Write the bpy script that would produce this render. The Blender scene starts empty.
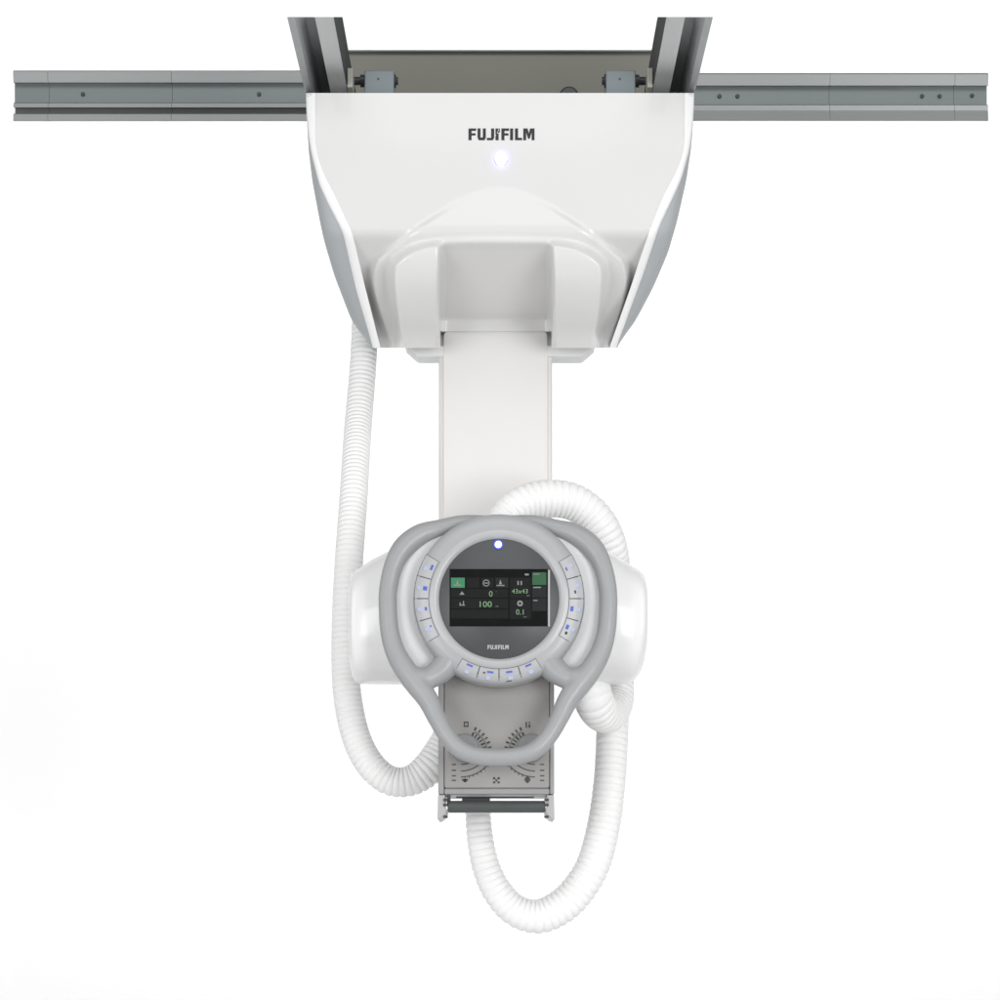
import bpy, math, random
from mathutils import Vector
R = math.radians
scene = bpy.context.scene
col = scene.collection
random.seed(4)

# ------------------------------------------------------------------ camera frame: 1 px of the photo = 2 mm at Y = 0
S, D, HZ, CZ = .002, 5.0, 900.0, .2
def P(px, py, Y=0.0):
    k = S * (D + Y) / D
    return Vector(((px - 500) * k, Y, CZ + (HZ - py) * k))

# ------------------------------------------------------------------ materials
def mat(name, color, rough=.4, metal=0., coat=0., emit=0., noise=0., nscale=60., bump=0., stretch=None, spec=.5):
    m = bpy.data.materials.new(name); m.use_nodes = True
    nt = m.node_tree; b = nt.nodes['Principled BSDF']
    c = (*color, 1)
    b.inputs['Base Color'].default_value = c
    b.inputs['Roughness'].default_value = rough
    b.inputs['Metallic'].default_value = metal
    b.inputs['Coat Weight'].default_value = coat
    b.inputs['Coat Roughness'].default_value = .08
    b.inputs['Specular IOR Level'].default_value = spec
    if emit:
        b.inputs['Emission Color'].default_value = c
        b.inputs['Emission Strength'].default_value = emit
    if noise or bump:
        tc = nt.nodes.new('ShaderNodeTexCoord'); mp = nt.nodes.new('ShaderNodeMapping')
        nt.links.new(tc.outputs['Object'], mp.inputs['Vector'])
        if stretch: mp.inputs['Scale'].default_value = stretch
        n = nt.nodes.new('ShaderNodeTexNoise'); n.inputs['Scale'].default_value = nscale
        n.inputs['Detail'].default_value = 5
        nt.links.new(mp.outputs['Vector'], n.inputs['Vector'])
        if noise:
            mx = nt.nodes.new('ShaderNodeMix'); mx.data_type = 'RGBA'
            mx.inputs[6].default_value = (*[v * (1 - noise) for v in color], 1)
            mx.inputs[7].default_value = (*[min(1, v * (1 + noise)) for v in color], 1)
            nt.links.new(n.outputs['Fac'], mx.inputs[0]); nt.links.new(mx.outputs[2], b.inputs['Base Color'])
            rr = nt.nodes.new('ShaderNodeMapRange')
            rr.inputs[3].default_value = max(.02, rough - .06); rr.inputs[4].default_value = min(1, rough + .06)
            nt.links.new(n.outputs['Fac'], rr.inputs[0]); nt.links.new(rr.outputs[0], b.inputs['Roughness'])
        if bump:
            bp = nt.nodes.new('ShaderNodeBump'); bp.inputs['Strength'].default_value = bump
            bp.inputs['Distance'].default_value = .0006
            nt.links.new(n.outputs['Fac'], bp.inputs['Height']); nt.links.new(bp.outputs['Normal'], b.inputs['Normal'])
    return m

M = dict(
    white=mat('white_paint', (.745, .742, .738), .32, coat=.5, noise=.012, nscale=9),
    column=mat('column_paint', (.785, .775, .757), .38, coat=.1, noise=.01, nscale=12),
    trim=mat('edge_paint', (.93, .93, .93), .35, coat=.2, noise=.01, nscale=12),
    side=mat('side_panel_paint', (.43, .455, .465), .50, spec=.25, noise=.03, nscale=14),
    tube=mat('tube_cover_plastic', (.91, .91, .91), .32, coat=.35, noise=.012, nscale=14),
    hose=mat('hose_plastic', (.935, .935, .93), .45, noise=.015, nscale=40),
    grey=mat('grey_handle_plastic', (.355, .363, .370), .42, coat=.1, noise=.03, nscale=30, bump=.15),
    ring=mat('console_ring_plastic', (.405, .412, .420), .36, coat=.15, noise=.02, nscale=30),
    rim=mat('ring_rim_plastic', (.46, .47, .48), .34, coat=.2, noise=.02, nscale=30),
    base=mat('console_base_plastic', (.74, .745, .75), .42, noise=.02, nscale=30),
    disc=mat('console_glass', (.080, .085, .088), .35, spec=.3, noise=.04, nscale=25),
    black=mat('dark_screen', (.003, .0035, .0035), .3, spec=.2, noise=.05, nscale=40),
    gap=mat('dark_gap', (.10, .105, .11), .6, noise=.05, nscale=80),
    button=mat('button_plastic', (.46, .47, .485), .40, noise=.02, nscale=60),
    blue=mat('blue_print', (.09, .13, .55), .5, noise=.05, nscale=90),
    lblue=mat('blue_backlight', (.43, .48, .66), .5, emit=.03, noise=.03, nscale=90),
    ink=mat('dark_ink', (.045, .05, .052), .5, noise=.06, nscale=90),
    logo=mat('logo_ink', (.014, .017, .018), .4, noise=.06, nscale=90),
    lightink=mat('light_print', (.48, .47, .49), .5, noise=.04, nscale=90),
    alu=mat('rail_aluminium', (.30, .312, .312), .45, metal=.45, noise=.07, nscale=18, stretch=(1, 12, 12)),
    alud=mat('rail_aluminium_web', (.20, .225, .225), .42, metal=.45, noise=.08, nscale=18, stretch=(1, 12, 12)),
    alug=mat('rail_groove', (.15, .155, .15), .5, metal=.3, noise=.08, nscale=18, stretch=(1, 12, 12)),
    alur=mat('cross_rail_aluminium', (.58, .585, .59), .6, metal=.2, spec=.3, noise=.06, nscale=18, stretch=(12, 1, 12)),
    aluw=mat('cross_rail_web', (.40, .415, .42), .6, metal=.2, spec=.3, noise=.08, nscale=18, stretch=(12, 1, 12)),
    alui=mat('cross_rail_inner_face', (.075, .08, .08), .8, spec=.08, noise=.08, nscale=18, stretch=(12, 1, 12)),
    beam=mat('beam_bronze_grey', (.15, .15, .13), .36, metal=.5, noise=.10, nscale=3.0),
    bracket=mat('bracket_bluegrey', (.20, .235, .25), .4, metal=.3, noise=.05, nscale=30),
    shaft=mat('dark_steel', (.06, .065, .068), .35, metal=.6, noise=.08, nscale=60),
    cap=mat('end_stop_plastic', (.42, .42, .37), .5, noise=.05, nscale=60),
    colframe=mat('collimator_frame', (.33, .332, .33), .42, noise=.04, nscale=30),
    colface=mat('collimator_face', (.37, .362, .35), .32, metal=.25, coat=.25, noise=.03, nscale=9),
    colside=mat('collimator_side', (.13, .135, .135), .45, noise=.05, nscale=30),
    knob=mat('knob_plastic', (.24, .245, .25), .42, noise=.04, nscale=60),
    rod=mat('rod_rubber', (.072, .082, .081), .38, noise=.10, nscale=40),
    lbracket=mat('light_bracket', (.46, .465, .46), .4, noise=.03, nscale=40),
    lamp=mat('lamp_white', (.38, .36, 1.0), .4, emit=3.6, noise=.01, nscale=60),
    lamp_halo=mat('lamp_violet_glow', (.52, .50, .95), .4, emit=.12, noise=.02, nscale=60),  # lamp's violet halo put into a coloured, faintly emitting material
    green=mat('screen_green', (.018, .14, .062), .5, emit=.5, noise=.03, nscale=60),
    dgreen=mat('screen_dark_green', (.008, .065, .022), .5, emit=.45, noise=.03, nscale=60),
    tile=mat('screen_tile', (.014, .015, .016), .4, spec=.2, emit=.2, noise=.05, nscale=60),
    tile2=mat('screen_tile_dim', (.006, .0065, .007), .4, spec=.2, emit=.2, noise=.05, nscale=60),
    digit=mat('screen_digits', (.14, .26, .13), .5, emit=.36, noise=.02, nscale=60),
    icon=mat('screen_icons', (.17, .175, .175), .5, emit=.4, noise=.02, nscale=60),
    backdrop=mat('white_backdrop', (.90, .90, .90), .9, noise=.004, nscale=2, spec=0.1),
)

# ------------------------------------------------------------------ mesh builder
class MB:
    def __init__(s): s.v, s.f, s.m = [], [], []
    def add(s, verts, faces, m=0):
        o = len(s.v); s.v += [Vector(v) for v in verts]
        s.f += [[i + o for i in f] for f in faces]; s.m += [m] * len(faces); return s
    def box(s, a, b, m=0):
        (x0, y0, z0), (x1, y1, z1) = a, b
        v = [(x, y, z) for x in (x0, x1) for y in (y0, y1) for z in (z0, z1)]
        return s.add(v, [(0, 1, 3, 2), (4, 6, 7, 5), (0, 4, 5, 1), (2, 3, 7, 6), (0, 2, 6, 4), (1, 5, 7, 3)], m)
    def pbox(s, x0, y0, x1, y1, Y0, Y1, m=0):           # photo rectangle at the front depth Y0, straight back to Y1
        a, b = P(x0, y0, Y0), P(x1, y1, Y0)
        return s.box((a.x, Y0, b.z), (b.x, Y1, a.z), m)
    def prism(s, pts, Y0, Y1, m=0):                      # photo polygon at front depth Y0, straight back to Y1
        q = [P(x, y, Y0) for x, y in pts]; n = len(q)
        v = [(p.x, Y0, p.z) for p in q] + [(p.x, Y1, p.z) for p in q]
        return s.add(v, [list(range(n)), list(range(2 * n - 1, n - 1, -1))] + [(i, i + n, (i + 1) % n + n, (i + 1) % n) for i in range(n)], m)
    def extrude_profile(s, prof, axis, a, b, m=0, mats=None):   # closed profile (u, w) along an axis
        n = len(prof)
        if axis == 'X': v = [(a, u, w) for u, w in prof] + [(b, u, w) for u, w in prof]
        else: v = [(u, a(w), w) for u, w in prof] + [(u, b, w) for u, w in prof]      # near end cut on a slant
        s.add(v, [list(range(n)), list(range(2 * n - 1, n - 1, -1))], m)
        o = len(s.v) - 2 * n
        for i in range(n):
            s.f.append([o + i, o + i + n, o + (i + 1) % n + n, o + (i + 1) % n]); s.m.append(mats[i] if mats else m)
        return s
    def sweep(s, pts, ra, rb, seg=20, closed=False, m=0, caps=True):   # ra in the picture plane, rb in depth
        n = len(pts); rings = []
        for i, p in enumerate(pts):
            q0 = pts[(i - 1) % n] if closed or i else p
            q1 = pts[(i + 1) % n] if closed or i < n - 1 else p
            t = (q1 - q0).normalized()
            nrm = Vector((0, 1, 0)).cross(t)
            nrm = nrm.normalized() if nrm.length > 1e-5 else Vector((1, 0, 0))
            bn = t.cross(nrm).normalized()
            rings.append([p + nrm * ra[i] * math.cos(2 * math.pi * j / seg) + bn * rb[i] * math.sin(2 * math.pi * j / seg) for j in range(seg)])
        v = [x for r in rings for x in r]; f = []
        for i in range(n if closed else n - 1):
            k = (i + 1) % n
            for j in range(seg):
                f.append((i * seg + j, i * seg + (j + 1) % seg, k * seg + (j + 1) % seg, k * seg + j))
        if caps and not closed: f += [list(range(seg))[::-1], [(n - 1) * seg + j for j in range(seg)]]
        return s.add(v, f, m)
    def lathe(s, c, prof, seg=96, m=0, mats=None):       # (r, Y) about a Y axis through c (x, z)
        v, f, o = [], [], len(s.v)
        for r, y in prof:
            v += [(c[0] + r * math.cos(2 * math.pi * j / seg), y, c[1] + r * math.sin(2 * math.pi * j / seg)) for j in range(seg)]
        s.v += [Vector(x) for x in v]
        for i in range(len(prof) - 1):
            for j in range(seg):
                s.f.append([o + i * seg + j, o + i * seg + (j + 1) % seg, o + (i + 1) * seg + (j + 1) % seg, o + (i + 1) * seg + j])
                s.m.append(mats[i] if mats else m)
        for e, k in ((0, 0), (len(prof) - 1, -1)):
            s.f.append([o + e * seg + j for j in range(seg)]); s.m.append(mats[k] if mats else m)
        return s
    def text(s, body, px, py, h, Y, m=0, sx=1., bold=0., depth=.0004):   # h: cap height in px, centred
        c = bpy.data.curves.new('lettering', 'FONT'); c.body = body; c.size = 1; c.offset = bold
        c.align_x = 'CENTER'; c.align_y = 'CENTER'; c.resolution_u = 3
        o = bpy.data.objects.new('lettering', c); col.objects.link(o)
        me = bpy.data.meshes.new_from_object(o.evaluated_get(bpy.context.evaluated_depsgraph_get()))
        k = S * (D + Y) / D * h / .70; p = P(px, py, Y)
        zs = [v.co.y for v in me.vertices]; xs = [v.co.x for v in me.vertices]
        cz, cx = (min(zs) + max(zs)) / 2, (min(xs) + max(xs)) / 2
        s.add([(p.x + (v.co.x - cx) * k * sx, Y, p.z + (v.co.y - cz) * k) for v in me.vertices], [list(q.vertices) for q in me.polygons], m)
        bpy.data.objects.remove(o); bpy.data.meshes.remove(me); bpy.data.curves.remove(c)
        return s
    def build(s, name, mats, parent=None, smooth=None, bevel=0., fix=True):
        me = bpy.data.meshes.new(name); off = parent.matrix_world.translation if parent else Vector()
        if parent and parent.parent: off = parent['_base']
        if parent and not parent.parent: off = Vector(parent.location)
        off = Vector(off)
        me.from_pydata([tuple(v - off) for v in s.v], [], s.f)
        for x in (mats if isinstance(mats, (list, tuple)) else [mats]): me.materials.append(M[x])
        for p, k in zip(me.polygons, s.m): p.material_index = k
        if fix:
            import bmesh
            b = bmesh.new(); b.from_mesh(me); bmesh.ops.recalc_face_normals(b, faces=b.faces[:]); b.to_mesh(me); b.free()
        o = bpy.data.objects.new(name, me); col.objects.link(o)
        if parent:
            o.parent = parent
            BASE[o] = off
        if smooth is not None:
            for p in me.polygons: p.use_smooth = True
            me.set_sharp_from_angle(angle=R(smooth))
        if bevel:
            bv = o.modifiers.new('bevel', 'BEVEL'); bv.width = bevel; bv.segments = 3; bv.limit_method = 'ANGLE'
            bv.angle_limit = R(35); bv.harden_normals = False
            for p in me.polygons: p.use_smooth = True
            me.set_sharp_from_angle(angle=R(60))
        return o
BASE = {}
_b = MB.build
def build(self, name, mats, parent=None, **k):           # every part is stored relative to the base of its thing
    base = Vector()
    if parent is not None: base = BASE[parent]
    v = self.v; self.v = [x - base for x in v]
    o = _b(self, name, mats, None, **k)
    self.v = v
    if parent is not None: o.parent = parent; BASE[o] = base
    else: BASE[o] = Vector()
    return o
MB.build = build
def thing(name, label, cat, loc, group=None):
    o = bpy.data.objects.new(name, None); col.objects.link(o); o.location = loc; o.empty_display_size = .05
    BASE[o] = Vector(loc); return tag(o, label, cat, group)
def tag(o, label, cat, group=None):
    o['label'] = label; o['category'] = cat
    if group: o['group'] = group
    return o

def lerp(tab, t):
    if t <= tab[0][0]: return tab[0][1]
    for (a, x), (b, y) in zip(tab, tab[1:]):
        if t <= b: return x + (y - x) * (t - a) / (b - a)
    return tab[-1][1]
def smooth_tab(tab, t, w=5.):
    return sum(lerp(tab, t + d * w) * g for d, g in ((-2, 1), (-1, 2), (0, 3), (1, 2), (2, 1))) / 9
def sstep(a, b, t):
    t = max(0., min(1., (t - a) / (b - a))); return t * t * (3 - 2 * t)
def catmull(pts, n=12, closed=False):
    out, N = [], len(pts)
    for i in range(N if closed else N - 1):
        g = (lambda k: pts[k % N]) if closed else (lambda k: pts[max(0, min(N - 1, k))])
        a, b, c, d = g(i - 1), g(i), g(i + 1), g(i + 2)
        for j in range(n):
            t = j / n
            out.append(tuple(.5 * (2 * b[k] + (c[k] - a[k]) * t + (2 * a[k] - 5 * b[k] + 4 * c[k] - d[k]) * t * t + (3 * b[k] - a[k] - 3 * c[k] + d[k]) * t ** 3) for k in range(len(b))))
    if not closed: out.append(tuple(pts[-1]))
    return out

# ------------------------------------------------------------------ lettering of the maker's mark, in strokes
def wordmark(mb, px0, py0, px1, py1, Y, m=0):
    W, H = 67., 12.
    def q(x, y): return (px0 + (px1 - px0) * x / W, py0 + (py1 - py0) * y / H)
    def poly(*pts): mb.add([P(*q(x, y), Y) for x, y in pts], [list(range(len(pts)))], m)
    def rect(x0, y0, x1, y1): poly((x0, y0), (x1, y0), (x1, y1), (x0, y1))
    T = 2.5
    def F(x): rect(x, 0, x + 3.1, H); rect(x + 3.1, 0, x + 7.8, T); rect(x + 3.1, 4.9, x + 7.2, 7.2)
    F(0)
    x = 9.2; rect(x, 0, x + 3.0, 9.2); rect(x + 5.4, 0, x + 8.4, 9.2); poly((x, 9.2), (x + 8.4, 9.2), (x + 7.3, H), (x + 1.1, H))
    x = 18.6; rect(x + 4.4, 0, x + 7.5, 9.2); poly((x, 9.6), (x + 4.4, 9.6), (x + 4.4, 9.2), (x + 7.5, 9.2), (x + 6.2, H), (x, H))
    x = 27.4; poly((x, 0), (x + 3.2, 0), (x + 1.6, 4.8), (x + 1.6, 6.3), (x, 6.3)); poly((x + 3.2, 5.2), (x + 3.2, H), (x, H), (x, 7.6), (x + 1.9, 5.2))
    poly((x + 3.9, 0), (x + 4.4, 0), (x + 4.4, 4.0), (x + 2.3, 4.6))
    F(33.4)
    x = 42.2; rect(x, 0, x + 3.1, H)
    x = 47.2; rect(x, 0, x + 3.1, 9.5); rect(x, 9.5, x + 7.2, H)
    x = 55.6; rect(x, 0, x + 2.9, H); rect(x + 8.5, 0, x + 11.4, H)
    poly((x + 2.9, 0), (x + 4.4, 0), (x + 5.7, 5.2), (x + 7.0, 0), (x + 8.5, 0), (x + 8.5, 3.6), (x + 6.6, 10.5), (x + 4.8, 10.5), (x + 2.9, 3.6))
    return mb

# ------------------------------------------------------------------ backdrop
bd = MB(); prof = [(3.2, 7.0), (3.2, .75)]
for i in range(1, 17):
    a = R(90 * i / 16); prof.append((2.2 + 1.0 * math.cos(a), .75 - 1.0 * math.sin(a)))
prof.append((-1.3, -.25))
v = []
for y, z in prof: v += [(-3.3, y, z), (3.3, y, z)]
bd.add(v, [(2 * i, 2 * i + 1, 2 * i + 3, 2 * i + 2) for i in range(len(prof) - 1)])
o = bd.build('backdrop', 'backdrop', smooth=60); o['kind'] = 'structure'

# ------------------------------------------------------------------ long ceiling rails, left and right
YR = .72
def band_profile(rows, y_back):          # rows: (py, depth) front outline from top to bottom
    prof = [(YR + d, P(0, py, YR + d).z) for py, d in rows]
    top, bot = prof[0][1], prof[-1][1]
    return prof + [(y_back, bot + .045), (y_back, top)]
def ceiling_rail(label, cuts, rows, mats, slots, screws):
    r = thing('ceiling_rail', label, 'rail', P(sum(cuts) / len(cuts), rows[-1][0], YR), 'ceiling rails')
    for k, (a, b) in enumerate(zip(cuts, cuts[1:])):
        x0, x1 = P(a, 0, YR).x + (.0007 if k else 0), P(b, 0, YR).x
        MB().extrude_profile(band_profile(rows, YR + .10), 'X', x0, x1, mats=mats + [0, 0, 0]).build('rail_section', slots, r)
    for px, py in screws:
        c = P(px, py, YR + .02)
        b = MB().lathe((c.x, c.z), [(.0046, YR + .022), (.0046, YR + .0165), (.0036, YR + .0155)], seg=14)
        b.build('screw', 'shaft', r, smooth=40)
    return r
# front outline, top to bottom
rowsL = [(70.5, .010), (71.5, .0), (82.5, .004), (83.5, .020), (102.5, .020), (103.2, .004), (107.4, .004), (108.0, .024), (113.4, .024), (114, .002), (120.6, .002), (121.4, .010)]
matsL = [1, 0, 1, 1, 1, 0, 2, 2, 2, 0, 1]
ceiling_rail('long grey ceiling rail left of the white housing, dark groove along its lower edge',
             [13, 47.5, 171, 345], rowsL, matsL, ['alu', 'alud', 'alug'], [(83, 94.5), (259, 94.5)])
rowsR = [(73, .010), (74.2, .0), (85.5, .004), (86.5, .020), (104.5, .020), (105.2, .004), (110.5, .006), (120.4, .001), (121.2, .010)]
matsR = [1, 0, 1, 1, 1, 0, 0, 1]
ceiling_rail('long grey ceiling rail right of the white housing, plain lower flange without groove',
             [655, 830, 955, 988.5], rowsR, matsR, ['alu', 'alud', 'alug'],
             [(719.5, 96.5), (737.5, 96.5), (922, 96.5), (939.5, 96.5), (972, 96)])

# ------------------------------------------------------------------ cross rails running towards the viewer
ZB = 1.862                                # underside height
def cross_rail(sgn, label):
    k = (ZB - CZ) / ((HZ - 17) * S)       # scale of the near end, which shows at py = 17
    yn = D * k - D
    xo, xi = 213 * S * k, 166.5 * S * k   # outer and inner edge of the underside
    w = xo - xi
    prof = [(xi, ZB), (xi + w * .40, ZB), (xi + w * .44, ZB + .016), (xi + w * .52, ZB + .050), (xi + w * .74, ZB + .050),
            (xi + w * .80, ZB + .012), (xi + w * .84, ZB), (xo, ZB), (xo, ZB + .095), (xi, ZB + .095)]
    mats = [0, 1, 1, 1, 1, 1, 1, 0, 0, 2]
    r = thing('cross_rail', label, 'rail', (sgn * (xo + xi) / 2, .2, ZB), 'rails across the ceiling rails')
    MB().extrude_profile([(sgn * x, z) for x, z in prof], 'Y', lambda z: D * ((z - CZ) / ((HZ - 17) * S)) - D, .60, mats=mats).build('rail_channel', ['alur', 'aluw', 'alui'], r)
    c = MB().box((sgn * (xi - .013), .10, ZB - .004), (sgn * (xi - .0015), .16, ZB + .036))
    c.build('end_stop', 'cap', r, bevel=.002)
    return r
cross_rail(-1, 'short grey channel rail reaching forward above the left corner of the housing')
cross_rail(1, 'short grey channel rail reaching forward above the right corner of the housing')

# ------------------------------------------------------------------ cross beam
YB = .56
t = thing('cross_beam', 'dark olive grey metal beam behind the top edge of the white housing, between both channel rails', 'beam', P(501, 98, YB))
MB().pbox(345, 51.5, 657, 112, YB, YB + .12).build('beam_panel', 'beam', t, bevel=.003)
MB().pbox(344.5, 49.8, 657.5, 51.3, YB - .012, YB + .125).build('top_flange', 'alud', t, bevel=.001)

# ------------------------------------------------------------------ ceiling crane: housing and column
crane = thing('ceiling_crane', 'glossy white housing hanging from the ceiling rails with a white column below it', 'ceiling crane', P(500, 640, .28))
W_IN = [(93, 184.5), (140, 184.5), (155, 182.5), (172, 177), (195, 165), (233, 147.5), (286, 135), (349, 119)]
W_TR = [(93, 194), (110, 193.8), (130, 192.3), (150, 189.5), (184, 181), (203, 172.5), (233, 157), (290, 144), (349, 126.5)]
W_SD = [(93, 194.3), (125, 193), (150, 191.5), (180, 188), (215, 181.5), (239, 176.5), (275, 166), (321, 148.4), (340, 134), (349, 126.6)]
W_IN_R = [(93, 184.5), (140, 184.5), (155, 182.5), (172, 176), (195, 163.5), (226, 151.0), (259, 139.6), (286, 131), (349, 108.8)]
W_TR_R = [(93, 194.2), (110, 193.8), (130, 192.3), (150, 189.5), (180, 181), (203, 170.5), (226, 159.5), (272, 144), (349, 115.6)]
W_SD_R = [(93, 194.4), (125, 193), (150, 191), (180, 186.5), (220, 177.5), (253, 168), (288, 153), (321, 135.5), (340, 121.5), (349, 115.8)]
TAB = {('in', -1): W_IN, ('tr', -1): W_TR, ('sd', -1): W_SD, ('in', 1): W_IN_R, ('tr', 1): W_TR_R, ('sd', 1): W_SD_R}
def wt(k, sg, py): return smooth_tab(TAB[k, sg], py, 4)
BOSS = [(358, 272), (398, 238), (478, 187), (522, 187), (602, 238), (642, 272), (590, 400), (410, 400)]
def chaikin(poly, keep, it=3):
    for _ in range(it):
        out = []
        for i in range(len(poly)):
            a, b = poly[i], poly[(i + 1) % len(poly)]
            out += [(a[0] * .75 + b[0] * .25, a[1] * .75 + b[1] * .25), (a[0] * .25 + b[0] * .75, a[1] * .25 + b[1] * .75)]
        poly = out
    return poly
BOSS = chaikin(BOSS, 0)
DOME = chaikin([(384, 274), (399, 251), (436, 238), (560, 238), (597, 251), (612, 274), (586, 400), (410, 400)], 0)
def sd_poly(x, y, poly):
    d, inside, n = 1e9, False, len(poly)
    for i in range(n):
        (ax, ay), (bx, by) = poly[i], poly[(i + 1) % n]
        t = max(0, min(1, ((x - ax) * (bx - ax) + (y - ay) * (by - ay)) / ((bx - ax) ** 2 + (by - ay) ** 2)))
        d = min(d, math.hypot(x - ax - t * (bx - ax), y - ay - t * (by - ay)))
        if (ay > y) != (by > y) and x < (bx - ax) * (y - ay) / (by - ay) + ax: inside = not inside
    return d if inside else -d
def ramp(py, a, b, k):                    # slope grows smoothly from 0 at a to k at b
    if py <= a: return 0.
    if py <= b: return k * (py - a) ** 2 / (2 * (b - a))
    return k * ((b - a) / 2 + py - b)
def base_y(py): return ramp(py, 226, 240, .0029)
def depth(px, py):
    b = base_y(py)
    x = abs(px - 495.9)
    sd = sd_poly(px, py, BOSS)
    proud = -.014 * sstep(182, 232, py)
    flank = proud + ramp(py, 238, 326, .0031) + ramp(py, 322, 344, .0040)
    cen = proud + ramp(py, 226, 250, .0039)  # centre sloped back harder than the flanks so it turns darker
    if py > 318: cen = min(cen, -.011 + ramp(318, 226, 250, .0039) + (py - 318) * .0004)
    c = sstep(59., 50., x) * sstep(232, 250, py)
    inner = flank * (1 - c) + cen * c
    mid = b * .6 + min(flank, b) * .4
    f1, f2 = sstep(-2, 6, sd), sstep(-4, 7, sd_poly(px, py, DOME))
    y = b * (1 - f1) + mid * f1
    return y * (1 - f2) + inner * f2
# sample columns and rows, denser where the form turns
rows = [93 + i * 2.0 for i in range(30)] + [153 + i * 1.5 for i in range(131)]
rows = [r for r in rows if r <= 348.6]
ins = [x * 1.36 for x in range(0, 40)] + [54.5, 55.5, 56.5] + [58 + 1.5 * i for i in range(9)]
us = [('o', -1 + i / 64) for i in range(64)] + [('i', -x) for x in reversed(ins[1:])] + [('i', x) for x in ins] + [('o', (i + 1) / 64) for i in range(64)]
fc = MB(); v = []; NU = len(us)
def front_pt(u, py):
    k_, t_ = u; W_ = wt('in', 1 if t_ > 0 else -1, py)
    px = 495.9 + t_ if k_ == 'i' else (500 + math.copysign(W_, t_)) * abs(t_) + (495.9 + math.copysign(70, t_)) * (1 - abs(t_))
    # the recess is shaped to darken the centre above the column
    return P(px, py, depth(px, py))
for py in rows: v += [front_pt(u, py) for u in us]
f = []
for i in range(len(rows) - 1):
    for j in range(NU - 1):
        if rows[i] > 330.5 and us[j][0] == 'i' and us[j + 1][0] == 'i' and abs(us[j][1] + us[j + 1][1]) / 2 < 55.4: continue    # the column passes here
        f.append((i * NU + j, i * NU + j + 1, (i + 1) * NU + j + 1, (i + 1) * NU + j))
fc.add(v, f)
n0 = len(fc.v)                             # lower lip back to the inside
lip = [Vector((p.x, p.y + .05, p.z + .030)) for p in v[-NU:]]
fc.add(v[-NU:] + lip, [(j, j + 1, NU + j + 1, NU + j) for j in range(NU - 1) if not (us[j][0] == 'i' and us[j + 1][0] == 'i' and abs(us[j][1] + us[j + 1][1]) / 2 < 55.4)])
front = fc.build('front_cover', 'white', crane, smooth=50)
# top cover: flat lid back from the front edge
YBK = .52
tp = MB()
a, b = P(306.5, 93, 0), P(693.5, 93, 0)
tp.box((a.x, .0005, a.z - .006), (b.x, YBK, a.z - .0005)); tp.build('top_cover', 'white', crane, bevel=.002)
# bright edge trim rolling back on both sides, then grey side covers
def rim_y(py): return base_y(py) * .55 - .0003       # the edge trim stands forward of the sloping underside
for sg in (-1, 1):
    e = MB(); v = []; K = 8
    rr = [r for r in rows]
    for py in rr:
        wi, wo = wt('in', sg, py), wt('tr', sg, py)
        b0 = depth(500 + sg * (wi + .3), py)
        for k in range(K):
            t = k / (K - 1); a = t * math.pi / 2
            px = 500 + sg * (wi + .12 + (wo - wi - .12) * (0 if k == 0 else math.sin((k - 1) / (K - 2) * math.pi / 2)))
            Y = b0 + .004 if k == 0 else rim_y(py) + .0125 * (1 - math.cos((k - 1) / (K - 2) * math.pi / 2))
            v.append(P(px, py, Y))
    e.add(v, [(i * K + k, i * K + k + 1, (i + 1) * K + k + 1, (i + 1) * K + k) for i in range(len(rr) - 1) for k in range(K - 1)])
    e.build('edge_trim', 'trim', crane, smooth=70)
    g = MB(); v = []; K = 10
    for py in rr:
        wo, ws = wt('tr', sg, py) - .6, wt('sd', sg, py)
        b0 = rim_y(py) + .012
        for k in range(K):
            t = k / (K - 2)
            if k == K - 1: v.append(P(500 + sg * (ws - .5), py, max(YBK, b0 + .10))); continue
            px = 500 + sg * (wo + (ws - wo) * math.sin(t * math.pi / 2))
            v.append(P(px, py, b0 + .045 * (.35 * t + .65 * (1 - math.cos(t * math.pi / 2)))))
    g.add(v, [(i * K + k, i * K + k + 1, (i + 1) * K + k + 1, (i + 1) * K + k) for i in range(len(rr) - 1) for k in range(K - 1)])
    g.build('side_cover', 'side', crane, smooth=60)
# back cover closes the box
bk = MB(); v = []
for py in rows[::6]:
    v += [P(500 - wt('sd', -1, py), py, YBK), P(500 + wt('sd', 1, py), py, YBK)]
bk.add(v, [(2 * i, 2 * i + 1, 2 * i + 3, 2 * i + 2) for i in range(len(v) // 2 - 1)]); bk.build('back_cover', 'white', crane)
# collar below the housing round the column
cb = MB(); cb.prism([(404, 345), (596, 345), (583, 356.6), (417, 356.6)], .31, .38); cb.build('column_collar', 'base', crane, bevel=.004)
# column with its raised front panel and side channels
YC = .315
cm = MB(); cm.pbox(438.6, 331.4, 552.4, 640, YC, YC + .20); cm.build('column', 'column', crane, bevel=.012)
def rrect(x0, y0, x1, y1, r, n=6):
    out = []
    for cx, cy, a0 in ((x1 - r, y0 + r, -90), (x1 - r, y1 - r, 0), (x0 + r, y1 - r, 90), (x0 + r, y0 + r, 180)):
        out += [(cx + r * math.cos(R(a0 + 90 * i / n)), cy + r * math.sin(R(a0 + 90 * i / n))) for i in range(n + 1)]
    return out
MB().prism(rrect(443.2, 330.4, 547.8, 636, 5), YC - .006, YC - .0005).build('column_panel', 'column', crane, bevel=.003)
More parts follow.
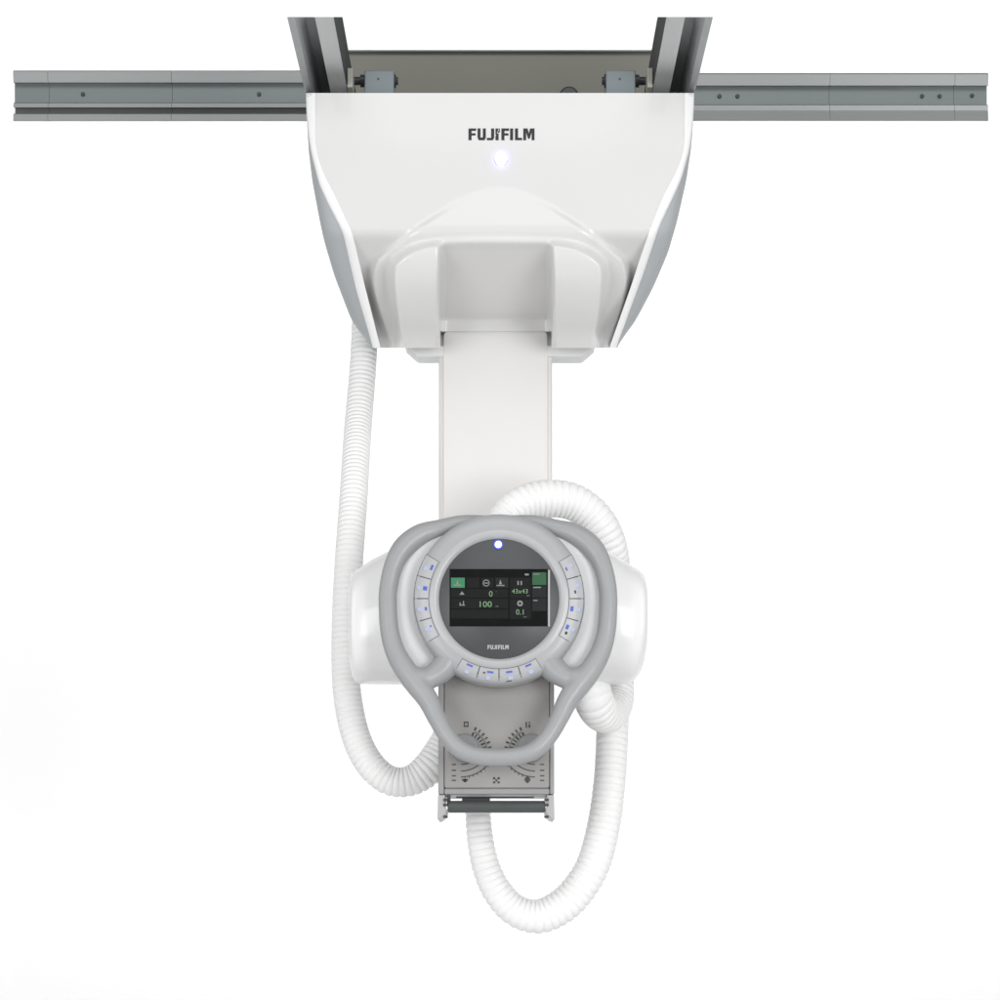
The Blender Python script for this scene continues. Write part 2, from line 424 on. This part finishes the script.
# wordmark and indicator lamp on the front cover
wordmark(MB(), 468.5, 128.4, 534.5, 140.2, -.0008).build('wordmark', 'logo', crane)
c = P(501, 159.5, 0)
MB().lathe((c.x, c.z), [(.0128, .003), (.0128, -.0012), (.0120, -.0020)], seg=40).build('lamp_glow_ring', 'lamp_halo', crane, smooth=50)  # ring added round the lamp to stand in for its glow
sh = []
for i in range(40):
    a = 2 * math.pi * i / 40; rx = 6.3; ry = 6.2 if math.sin(a) > 0 else 8.0
    sh.append((501 + rx * math.cos(a) * (1 if math.sin(a) > 0 else (1 - .35 * abs(math.sin(a)) ** 2)), 158 - ry * math.sin(a)))
MB().prism(sh, -.0052, -.0015).build('indicator_lamp', 'lamp', crane)
# wheel brackets on top, riding on the cross rails
for sg in (-1, 1):
    xa, xb = (364.5, 394) if sg < 0 else (606, 635.5)
    b = MB(); Yk = .12
    b.pbox(xa, 70.2, xb, 97, Yk, Yk + .012)
    b.pbox(xa, 70.2, xb, 72.5, Yk + .0125, Yk + .10)
    b.pbox(xb - 3 if sg < 0 else xa, 72.7, xb if sg < 0 else xa + 3, 97, Yk + .0125, Yk + .10)
    br = b.build('wheel_bracket', 'bracket', crane, bevel=.002)
    b = MB(); xc = (394, 349.5) if sg < 0 else (606, 650)
    p0, p1 = P(xc[0] - sg * 4, 81, Yk + .045), P(xc[1], 81, Yk + .045)
    b.sweep([p0, p1], [.0085] * 2, [.0085] * 2, 20)
    q0, q1 = P(xc[1] - sg * 11, 81, Yk + .045), P(xc[1] - sg * 15, 81, Yk + .045)
    b.sweep([q0, q1], [.013] * 2, [.013] * 2, 20)
    q0, q1 = P(xc[0] + sg * -.0, 81, Yk + .03), P(xc[0] - sg * 1.8, 81, Yk + .03)
    b.sweep([q0, q1], [.014] * 2, [.014] * 2, 20)
    b.build('axle', 'shaft', br, smooth=40)
    c = P((xa + xb) / 2 - 1, 79, Yk)
    MB().lathe((c.x, c.z), [(.0022, Yk + .003), (.0022, Yk - .001)], seg=12).build('screw', 'shaft', br)
c = P(569, 96, .2)
MB().lathe((c.x, c.z), [(.020, .24), (.020, .20), (.016, .196)], seg=30).build('cable_gland', 'shaft', crane, smooth=40)

# ------------------------------------------------------------------ tube head
CX, CY = 499., 598.6
head = thing('tube_head', 'round grey control console with lit screen and looped handle on a white x-ray tube', 'x-ray tube head', P(498, 700, 0))
# tube housing: sections along X (px, top py, bottom py, half depth)
def tube_section(px, top, bot, hd, Y0=0.02, n=40, e=2.6):
    k = S; zc = CZ + (HZ - (top + bot) / 2) * k; hz = (bot - top) / 2 * k; x = (px - 500) * k; out = []
    for i in range(n):
        a = 2 * math.pi * i / n; c, s_ = math.cos(a), math.sin(a)
        out.append(Vector((x, Y0 + hd * math.copysign(abs(c) ** (2 / e), c), zc + hz * math.copysign(abs(s_) ** (2 / e), s_))))
    return out
secsL = [(350.6, 588, 655, .085), (351, 579, 668, .10), (352.5, 573.5, 677, .112), (355, 571, 681, .120), (360, 568, 682.5, .126), (372, 560, 683, .13), (386, 552.5, 683, .133), (398, 548, 683, .135), (412, 545, 683, .135)]
secsR = [(646, 592, 640, .085), (645.6, 583, 652, .10), (644, 576.5, 662, .11), (641, 572.5, 671, .118), (636, 568.5, 678, .125), (628, 564, 682.3, .13), (616, 556, 683, .133), (602, 548, 683, .135), (588, 545, 683, .135)]
for secs in (secsL, secsR):
    b = MB(); n = 40; v = [p for s_ in secs for p in tube_section(*s_)]
    f = [(i * n + j, i * n + (j + 1) % n, (i + 1) * n + (j + 1) % n, (i + 1) * n + j) for i in range(len(secs) - 1) for j in range(n)]
    f += [list(range(n)), [(len(secs) - 1) * n + j for j in range(n)]]
    b.add(v, f); b.build('tube_cover', 'tube', head, smooth=50)
b = MB(); n = 40; secs = [(412.6, 546, 682, .134), (587.4, 546, 682, .134)]
b.add([p for s_ in secs for p in tube_section(*s_)], [(j, (j + 1) % n, n + (j + 1) % n, n + j) for j in range(n)]); b.build('tube_body', 'base', head, smooth=50)
# mounting arm to the column
MB().pbox(455, 560, 541, 640, .12, YC + .01).build('mounting_arm', 'base', head, bevel=.006)
# console: base, ring, glass
con = MB()
HL = [(498, 524, 8, -.150), (465, 523, 8, -.150), (440, 528.5, 9, -.152), (420, 535, 10.8, -.156), (403.5, 548, 11, -.162), (393.5, 566, 9.6, -.168), (388.5, 588, 9.2, -.172),
      (387.8, 606, 9.2, -.175), (389.5, 630, 9.4, -.178), (395, 651, 10, -.182), (404.5, 668.5, 11, -.188), (416.5, 684, 11.6, -.194), (428, 700, 10.4, -.202),
      (437, 718.5, 9.2, -.210), (446.5, 735, 8.8, -.216), (458.5, 748, 8.8, -.220), (475, 755.5, 8.8, -.222), (498, 757.4, 8.8, -.223)]
up = [(x, y) for x, y, r, Y in HL if y < 670]
pts = up + [(412, 672), (584, 672)] + [(2 * 498 - x, y) for x, y in up[:0:-1]]
con.prism(pts, -.160, -.06)
con = con.build('control_console', 'base', head, bevel=.008)
YF = -.205
c = P(CX, CY, YF); k = S * (D + YF) / D
rg = MB()
rp = [(86, .075), (86.4, .03), (85.6, .016), (83.6, .009), (80, .0045), (75, .002), (70.2, .0008), (68.4, .0006), (67.2, -.0006), (65.4, -.0012), (63.4, -.0004), (61.4, .0024), (60.4, .0058), (59.6, .0075)]
rg.lathe((c.x, c.z), [(r * k, YF + y) for r, y in rp], mats=[0] * 7 + [1] * 6)
rg.build('console_ring', ['ring', 'rim'], con, smooth=60)
gl = MB(); gl.lathe((c.x, c.z), [(60.2 * k, YF + .012), (60.2 * k, YF + .0062), (59.4 * k, YF + .0050)])
gl.build('glass_disc', 'disc', con, smooth=40)
# screen on the glass
YS = YF + .0042
def quad(mb, x0, y0, x1, y1, Y, m): mb.add([P(x0, y0, Y), P(x1, y0, Y), P(x1, y1, Y), P(x0, y1, Y)], [(0, 1, 2, 3)], m)
sc = MB(); slots = ['black', 'tile', 'tile2', 'green', 'dgreen', 'digit', 'icon', 'rim']
sc.pbox(449.6, 569, 547.6, 626.4, YS, YS + .0015, 0)
quad(sc, 548.2, 570, 549.9, 626.4, YS + .0002, 7)
L1, L2 = YS - .0004, YS - .0008
for x0, y0, x1, y1, m in ((451, 577.7, 464.8, 587.8, 3), (466.5, 577.7, 479.5, 587.8, 2), (481, 577.7, 494, 587.8, 2), (495.5, 577.7, 508.3, 587.8, 1),
                          (451, 589, 508.3, 597.5, 2), (451, 598.6, 508.3, 608.5, 2), (451, 609.6, 508.3, 618.5, 2),
                          (509.8, 577.7, 531, 598, 2), (509.8, 599.2, 531, 619, 2), (532.2, 572.3, 546.3, 585, 4),
                          (532.2, 586, 546.3, 597.5, 1), (532.2, 598.3, 546.3, 611, 1)):
    quad(sc, x0, y0, x1, y1, L1, m)
sc.text('0', 490.8, 593.8, 5.6, L2, 5, sx=1.0); sc.text('°', 496.3, 591.6, 1.6, L2, 5)
sc.text('100', 485.8, 604.2, 5.8, L2, 5, sx=1.15); sc.text('cm', 497, 606.4, 1.7, L2, 6)
sc.text('43x43', 519.8, 591.2, 4.4, L2, 5, sx=1.05); sc.text('cm', 528, 595.6, 1.7, L2, 6)
sc.text('0.1', 519.8, 612, 5.4, L2, 5); sc.text('mm', 525, 617.0, 1.6, L2, 6)
def arc_icon(mb, cx, cy, r, Y, m, w=.9, n=24):
    p = [(math.cos(2 * math.pi * i / n), math.sin(2 * math.pi * i / n)) for i in range(n)]
    mb.add([P(cx + r * a, cy + r * b_, Y) for a, b_ in p] + [P(cx + (r - w) * a, cy + (r - w) * b_, Y) for a, b_ in p], [(i, (i + 1) % n, n + (i + 1) % n, n + i) for i in range(n)], m)
def tri(mb, cx, cy, w, h, Y, m): mb.add([P(cx, cy - h, Y), P(cx + w, cy + h, Y), P(cx - w, cy + h, Y)], [(0, 1, 2)], m)
tri(sc, 457.5, 582, 1.2, 2.2, L2, 6); quad(sc, 453.6, 584.6, 461.4, 585.6, L2, 6)
arc_icon(sc, 486.2, 583, 3.4, L2, 6, .8); quad(sc, 484.2, 582.6, 488.2, 583.6, L2, 6)
tri(sc, 500.4, 582, 1.5, 2.4, L2, 6); quad(sc, 496.6, 585, 504.4, 586, L2, 6)
quad(sc, 517.4, 581, 518.8, 585, L2, 6); quad(sc, 520.6, 581, 522, 585, L2, 6)
arc_icon(sc, 520, 603.4, 2.9, L2, 6, 1.6)
tri(sc, 462, 593, 2.6, 1.7, L2, 6); quad(sc, 459.4, 604.6, 464.8, 605.6, L2, 6); quad(sc, 463, 601, 464, 604.6, L2, 6); quad(sc, 459.6, 602.5, 460.6, 604.6, L2, 6)
quad(sc, 524.8, 573.6, 528.8, 575.4, L2, 6); quad(sc, 533.5, 573.8, 539.5, 574.6, L2, 6); quad(sc, 533.2, 586.8, 541, 588, L2, 6); quad(sc, 533.2, 600, 537.5, 601, L2, 6)
sc.build('screen', slots, con)
wordmark(MB(), 487.6, 645.0, 508.8, 649.2, YF + .0040).build('wordmark', 'lightink', con)
c2 = P(498.3, 544.3, YF)
MB().lathe((c2.x, c2.z), [(.0095, YF + .006), (.0095, YF + .0035), (.0085, YF + .003), (.0066, YF + .0024), (.0066, YF + .0008), (.005, YF + .0002)], seg=32, mats=[0, 0, 0, 1, 1, 1]).build('indicator_lamp', ['blue', 'lamp'], con, smooth=40)
# buttons: twelve ring sectors, each with its print
def pol(r, a, dy=0.): return (CX + r * math.sin(a), CY + r * math.cos(a) + dy)    # a = 0 points down, grows to the right
def ring_depth(r): return YF + lerp([(-86, 0)], 0) + lerp(sorted((q[0], q[1]) for q in rp if q[0] > 69.9), r)
def button(a0, a1, style):
    b = MB(); n = 6; ri, ro = 70.6, 84.6
    def sector(ri, ro, a0, a1, lift, m):
        rs = [ri + (ro - ri) * i / 4 for i in range(5)]; v = []
        for r in rs: v.extend(P(*pol(r, a0 + (a1 - a0) * j / n), ring_depth(r) - lift) for j in range(n + 1))
        v2 = [x + Vector((0, .006, 0)) for x in v]; N = len(v); w = n + 1
        f = [(i * w + j, i * w + j + 1, (i + 1) * w + j + 1, (i + 1) * w + j) for i in range(4) for j in range(n)]
        rim = [j for j in range(w)] + [i * w + n for i in range(1, 5)] + [4 * w + j for j in range(n - 1, -1, -1)] + [i * w for i in range(3, 0, -1)]
        f += [(rim[i], rim[(i + 1) % len(rim)], N + rim[(i + 1) % len(rim)], N + rim[i]) for i in range(len(rim))]
        b.add(v + v2, f, m)
    g = .35 / 78
    sector(ri - .6, ro + .5, a0, a1, .0006, 1)
    sector(ri, ro, a0 + g * 1.6, a1 - g * 1.6, .0016, 0)
    am = (a0 + a1) / 2
    def dash(r, da, w, h, m):                    # small print, tangential w by radial h (px)
        x, y = pol(r, am + da); ca, sa = math.cos(am), math.sin(am)
        q = [(-w / 2, -h / 2), (w / 2, -h / 2), (w / 2, h / 2), (-w / 2, h / 2)]
        b.add([P(x + u * ca + v_ * sa, y - u * sa + v_ * ca, ring_depth(r) - .0021) for u, v_ in q], [(0, 1, 2, 3)], m)
    for r, da, w, h, m in style: dash(r, da, w, h, m)
    b.build('button', ['button', 'gap', 'blue', 'lblue', 'ink'], con, smooth=30)
A = R(15.8)
sL = [[(74.5, .01, 3.2, 3.4, 3), (79.0, -.01, 3, 3, 3), (73.6, -.03, 1.6, 1.8, 2)], [(73.8, 0, 3.6, 2.2, 2), (80, 0, 4, 4, 3)],
      [(74.5, 0, 4.2, 4.2, 2), (80.5, 0, 4, 4, 3)], [(74, -.02, 5.5, 2.4, 2), (79.5, .02, 4, 3.4, 3)]]
sR = [[(73.6, 0, 3.6, 1.6, 2), (79, .02, 4, 4, 3)], [(79, .03, 4, 4.6, 3), (76.5, -.05, 3.2, 1.8, 4)],
      [(73.6, 0, 5, 3, 2), (80, 0, 4, 4, 3)], [(74, .02, 4.6, 3, 2), (80, .02, 4, 4, 3), (75.4, -.06, 3, 2.4, 4)]]
sB = [[(72.8, 0, 6.4, 2.0, 2), (79.5, .0, 4.4, 4, 3)], [(74, .02, 6.4, 2.0, 2), (80, 0, 4, 3.4, 3), (75.5, -.06, 2, 1.6, 4)],
      [(74, 0, 6.4, 2.0, 2), (80, .01, 5, 3.6, 3), (83.2, -.02, 5.5, .9, 4)], [(72.8, 0, 6.4, 2.0, 2), (79.4, 0, 5, 4.6, 3)]]
for i in range(4):
    button(R(270) - 2 * A + A * (3 - i), R(270) - 2 * A + A * (4 - i), sL[i])     # left, from the top
    button(R(90) + 2 * A - A * (i + 1), R(90) + 2 * A - A * i, sR[i])             # right, from the top
    button(-2 * A + A * i, -2 * A + A * (i + 1), sB[i])                           # bottom, from the left
# looped handle
loop = HL + [(2 * 498 - x, y, r, Y) for x, y, r, Y in HL[-2:0:-1]]
cv = catmull(loop, 8, True)
hb = MB()
hb.sweep([P(x, y, Y) for x, y, r, Y in cv], [(r - .1) * S for x, y, r, Y in cv], [max(.019, r * S * 1.0) for x, y, r, Y in cv], 24, closed=True)
for sg in (-1, 1):
    web = catmull([(498 + sg * x, y, r, Y) for x, y, r, Y in ((92, 676, 11, -.19), (80, 679, 11.5, -.19), (68, 677.5, 11, -.185), (55, 668, 13, -.178), (44, 652, 14, -.172))], 8)
    hb.sweep([P(x, y, Y) for x, y, r, Y in web], [r * S for x, y, r, Y in web], [r * S for x, y, r, Y in web], 24)
ho = hb.build('handle', 'grey', head, smooth=80)
rm = ho.modifiers.new('fuse', 'REMESH'); rm.mode = 'VOXEL'; rm.voxel_size = .0026; rm.use_smooth_shade = True
sm = ho.modifiers.new('soften', 'SMOOTH'); sm.iterations = 16; sm.factor = .5

# ------------------------------------------------------------------ collimator below the console
YK = -.115
colm = MB(); colm.pbox(444.2, 664, 549.6, 789, YK + .004, .10); colm = colm.build('collimator', 'colframe', head, bevel=.003)
for x0, x1 in ((438.2, 443.9), (549.9, 554.2)):
    MB().pbox(x0, 660, x1, 794.5, YK - .004, .10).build('side_rail', 'colframe', colm, bevel=.0025)
MB().pbox(444.2, 788.6, 549.6, 794.5, YK - .003, .09).build('lower_frame', 'colframe', colm, bevel=.0025)
fp = MB(); Yp = YK - .0005
fp.prism(rrect(444.6, 672, 549.2, 787.6, 2), Yp, YK + .0035, 0)
Yi = Yp - .0006
def line(mb, pts, w, m):
    for (x0, y0), (x1, y1) in zip(pts, pts[1:]):
        d = math.hypot(x1 - x0, y1 - y0); nx, ny = -(y1 - y0) / d * w / 2, (x1 - x0) / d * w / 2
        mb.add([P(x0 + nx, y0 + ny, Yi), P(x1 + nx, y1 + ny, Yi), P(x1 - nx, y1 - ny, Yi), P(x0 - nx, y0 - ny, Yi)], [(0, 1, 2, 3)], m)
def q2(x0, y0, x1, y1, m=1): quad(fp, x0, y0, x1, y1, Yi, m)
# upper signs
q2(463.6, 721.6, 468.6, 723.0); q2(463.6, 725.6, 468.6, 727.0); q2(463.8, 723.0, 464.9, 725.6); q2(467.4, 723.0, 468.5, 725.6)
q2(525.6, 722, 527.0, 727.6); q2(528.6, 722.0, 530.2, 723.2); q2(528.6, 724.2, 530.2, 727.6)
# fans of ticks and numbers round the two knobs
for kx, sg in ((465, 1), (531, -1)):
    for j, (r0, r1) in enumerate(((17.5, 21.5), (23.5, 27.0))):
        for i in range(9 if j == 0 else 6):
            a = R(66 - i * (10.5 if j == 0 else 11)); ca, sa = math.cos(a) * sg, math.sin(a)
            line(fp, [(kx + r0 * ca, 752 - r0 * sa), (kx + r1 * ca, 752 - r1 * sa)], 1.5 if i % 2 else 2.0, 1)
    for rr_ in (22.3,):
        line(fp, [(kx + sg * rr_ * math.cos(R(64 - i * 6)), 752 - rr_ * math.sin(R(64 - i * 6))) for i in range(11)], .7, 1)
    for rr_, w in ((16, .9), (22.5, 1.0), (29, 1.0), (35, 1.0)):       # lower curves swinging from the side to the centre
        cx_, cy_ = kx - sg * 4, 742
        line(fp, [(cx_ + sg * rr_ * math.cos(R(-(90 - i * 6))), cy_ - rr_ * math.sin(R(-(90 - i * 6)))) for i in range(10)], w, 1)
    for i in range(8):
        a = R(-(28 + i * 7)); cx_, cy_ = kx - sg * 4, 742
        line(fp, [(cx_ + sg * 35 * math.cos(a), cy_ - 35 * math.sin(a)), (cx_ + sg * 37 * math.cos(a), cy_ - 37 * math.sin(a))], .8, 1)
    for yy in (764.5, 770.3, 775.8, 780.4):
        xx = kx - sg * 9; q2(min(xx, xx - sg * 4.2), yy - .6, max(xx, xx - sg * 4.2), yy + .6)
q2(462.0, 779.0, 468.0, 780.8); tri(fp, 465, 779.8, 1.8, 2.4, Yi, 1)
tri(fp, 527.4, 778.4, 2.4, 1.9, Yi, 1); q2(526.2, 780.2, 528.6, 783); arc_icon(fp, 527.4, 779.6, 2.9, Yi - .0003, 1, 1.0)
q2(493.0, 777.2, 495.4, 779.4); q2(497.4, 777.2, 499.8, 779.4); q2(495.4, 779.4, 497.4, 781.4); q2(493.0, 781.4, 495.4, 783.4); q2(497.4, 781.4, 499.8, 783.4)
fp.build('face_plate', ['colface', 'ink'], colm, bevel=0)
for kx in (465, 531):
    c = P(kx, 748.5, YK); MB().lathe((c.x, c.z), [(.028, YK), (.028, YK - .012), (.026, YK - .016), (.010, YK - .017)], seg=48).build('knob', 'knob', colm, smooth=40)
# lower carrier: light side brackets, dark roller, thin slot bar
for sg in (-1, 1):
    pts = [(496 + sg * 58.0, 795), (496 + sg * 58.6, 819.5), (496 + sg * 55, 818.4), (496 + sg * 50.5, 814.6), (496 + sg * 49.5, 810), (496 + sg * 52.0, 804), (496 + sg * 50.8, 795)]
    b = MB().prism(pts, YK - .006, .06); b.build('carrier_bracket', 'lbracket', colm, bevel=.002)
    b = MB()
    for yy in (798.5, 803.6, 815.4): b.pbox(496 + sg * 50.5 - 2.2, yy, 496 + sg * 50.5 + 2.2, yy + 2.6, YK - .0095, YK - .002)
    b.build('latch', 'ink', colm, bevel=.001)
b = MB(); b.sweep([P(447.5, 806.8, YK + .002), P(449, 806.8, YK + .002), P(544, 806.8, YK + .002), P(545.5, 806.8, YK + .002)], [.009, .0118, .0118, .009], [.009, .0118, .0118, .009], 28)
b.build('roller', 'rod', colm, smooth=40)
b = MB(); b.pbox(456, 796.4, 534, 798.0, YK + .01, YK + .02); b.pbox(462, 798.2, 490, 801.2, YK + .012, YK + .022); b.build('slot_bar', 'shaft', colm, bevel=.0008)
b = MB(); b.pbox(447, 794.8, 450.5, 806, YK - .002, YK + .012); b.build('roller_arm', 'ink', colm, bevel=.001)

# ------------------------------------------------------------------ corrugated hoses
def hose(label, pts, pitch, seg=28, depth_r=.09):
    cv = catmull(pts, 40); pp = [(P(x, y, Y), r * S * (D + Y) / D) for x, y, r, Y in cv]
    L = [0]
    for (a, _), (b, _) in zip(pp, pp[1:]): L.append(L[-1] + (b - a).length)
    pr = [0, .35, .70, .79, .86, .93]; dp = [.06, 0, .06, .75, 1.0, .75]
    out, ra = [], []; n = int(L[-1] / pitch); k = 0
    for i in range(n):
        for u, d in zip(pr, dp):
            s_ = (i + u) * pitch
            while k < len(L) - 2 and L[k + 1] < s_: k += 1
            t = (s_ - L[k]) / max(1e-9, L[k + 1] - L[k])
            out.append(pp[k][0].lerp(pp[k + 1][0], t)); ra.append((pp[k][1] * (1 - t) + pp[k + 1][1] * t) * (1 - depth_r * d))
    b = MB().sweep(out, ra, ra, seg)
    o = b.build('cable_hose', 'hose', None, smooth=85, fix=False)
    # move the origin to the upper end of the hose
    base = out[0]
    for v_ in o.data.vertices: v_.co -= base
    o.location = base
    return tag(o, label, 'hose', 'white corrugated hoses')
hose('white corrugated hose hanging from the left side of the housing, curling behind the collimator',
     [(366, 300, 13.4, .42), (365, 325, 13.4, .42), (364, 348, 13.4, .415), (362, 380, 13.5, .40), (358.5, 420, 13.8, .36), (355.8, 460, 14, .29), (353.3, 500, 14.2, .23), (349, 560, 14.3, .17), (345.8, 620, 14.2, .16),
      (346, 680, 14.2, .15), (351.5, 720, 14.4, .14), (360.5, 748, 14.6, .13), (374, 769, 14.8, .12), (391.5, 781, 15, .12), (411, 780.5, 15.5, .12), (429, 768, 17, .12), (443, 748, 17, .13), (455, 722, 15, .14), (460, 690, 14, .15)], .0112)
hose('long white corrugated hose arching over the console and looping down lowest of all',
     [(497, 545, 16, .08), (500, 526, 16.5, .085), (514, 509, 17.5, .09), (532, 501, 18.5, .10), (553, 498.5, 18.8, .11), (573, 502, 18.6, .12), (590, 513, 18.3, .13), (602, 528, 18, .14), (609.5, 546, 17.5, .16), (613, 565, 17, .19),
      (614.5, 600, 16.5, .20), (614, 650, 16.5, .20), (613, 700, 16.3, .17), (612, 740, 16.1, .14), (609.5, 781, 16.0, .12), (603.5, 826, 16.6, .11), (592.5, 866, 17, .10), (574, 895, 17.5, .10),
      (554, 911, 17.5, .10), (535, 916.5, 17, .10), (514, 909.5, 16, .10), (497, 891, 15, .10), (486, 867, 14, .10), (480, 838, 13.2, .10), (478, 812, 12.6, .10), (477, 785, 12.5, .12), (477, 750, 12.5, .14)], .0135)
hose('short thick white corrugated hose end dipping below the right tube cover',
     [(592, 640, 19, .05), (590, 672, 19.5, .03), (592, 694, 20, .015), (599, 710, 19.5, .05), (608, 715, 18, .10), (616, 704, 17, .15), (618, 680, 16, .18), (616, 650, 15, .20)], .0135)

# ------------------------------------------------------------------ light: softboxes and a pale studio surround
w = bpy.data.worlds.new('World'); scene.world = w; w.use_nodes = True
w.node_tree.nodes['Background'].inputs['Color'].default_value = (1, 1, 1, 1)
w.node_tree.nodes['Background'].inputs['Strength'].default_value = .26
def softbox(name, loc, target, sx, sy, power, spread=180):
    l = bpy.data.lights.new(name, 'AREA'); l.shape = 'RECTANGLE'; l.size = sx; l.size_y = sy; l.energy = power; l.spread = R(spread)
    o = bpy.data.objects.new(name, l); col.objects.link(o); o.location = loc
    o.rotation_euler = (Vector(target) - Vector(loc)).to_track_quat('-Z', 'Y').to_euler(); return o
softbox('key_softbox', (0, -4.2, 4.2), (0, 0, 1.1), 4.5, 2.5, 68)
softbox('front_softbox', (-2.2, -4.4, .65), (0, 0, .7), 1.6, 2.2, 68)
softbox('front_softbox', (2.2, -4.4, .65), (0, 0, .5), 1.6, 2.2, 106)
softbox('left_softbox', (-3.6, -.6, 1.6), (0, 0, 1.2), 1.6, 3.0, 24)
softbox('right_softbox', (3.6, -.6, 1.6), (0, 0, 1.2), 1.6, 3.0, 18)
softbox('backdrop_softbox', (-3.6, 1.6, 2.0), (0, 3.2, .9), .6, 3.2, 8, 90)
softbox('backdrop_softbox', (3.6, 1.6, 2.0), (0, 3.2, .9), .6, 3.2, 8, 90)
softbox('backdrop_top_softbox', (0, 1.5, 3.9), (0, 3.2, 1.7), 5.0, .6, 28, 100)

cam = bpy.data.cameras.new('Camera'); co = bpy.data.objects.new('Camera', cam); col.objects.link(co)
co.location = (0, -D, CZ); co.rotation_euler = (R(90), 0, 0)
cam.sensor_width = 36; cam.lens = 36 * D / (1000 * S); cam.shift_y = (HZ - 500) / 1000; cam.clip_end = 200
scene.camera = co
vs = scene.view_settings
vs.view_transform = 'Standard'; vs.look = 'None'; vs.exposure = 0; vs.gamma = 1; vs.use_curve_mapping = False
scene.render.engine = 'CYCLES'; scene.cycles.use_denoising = True; scene.cycles.max_bounces = 8
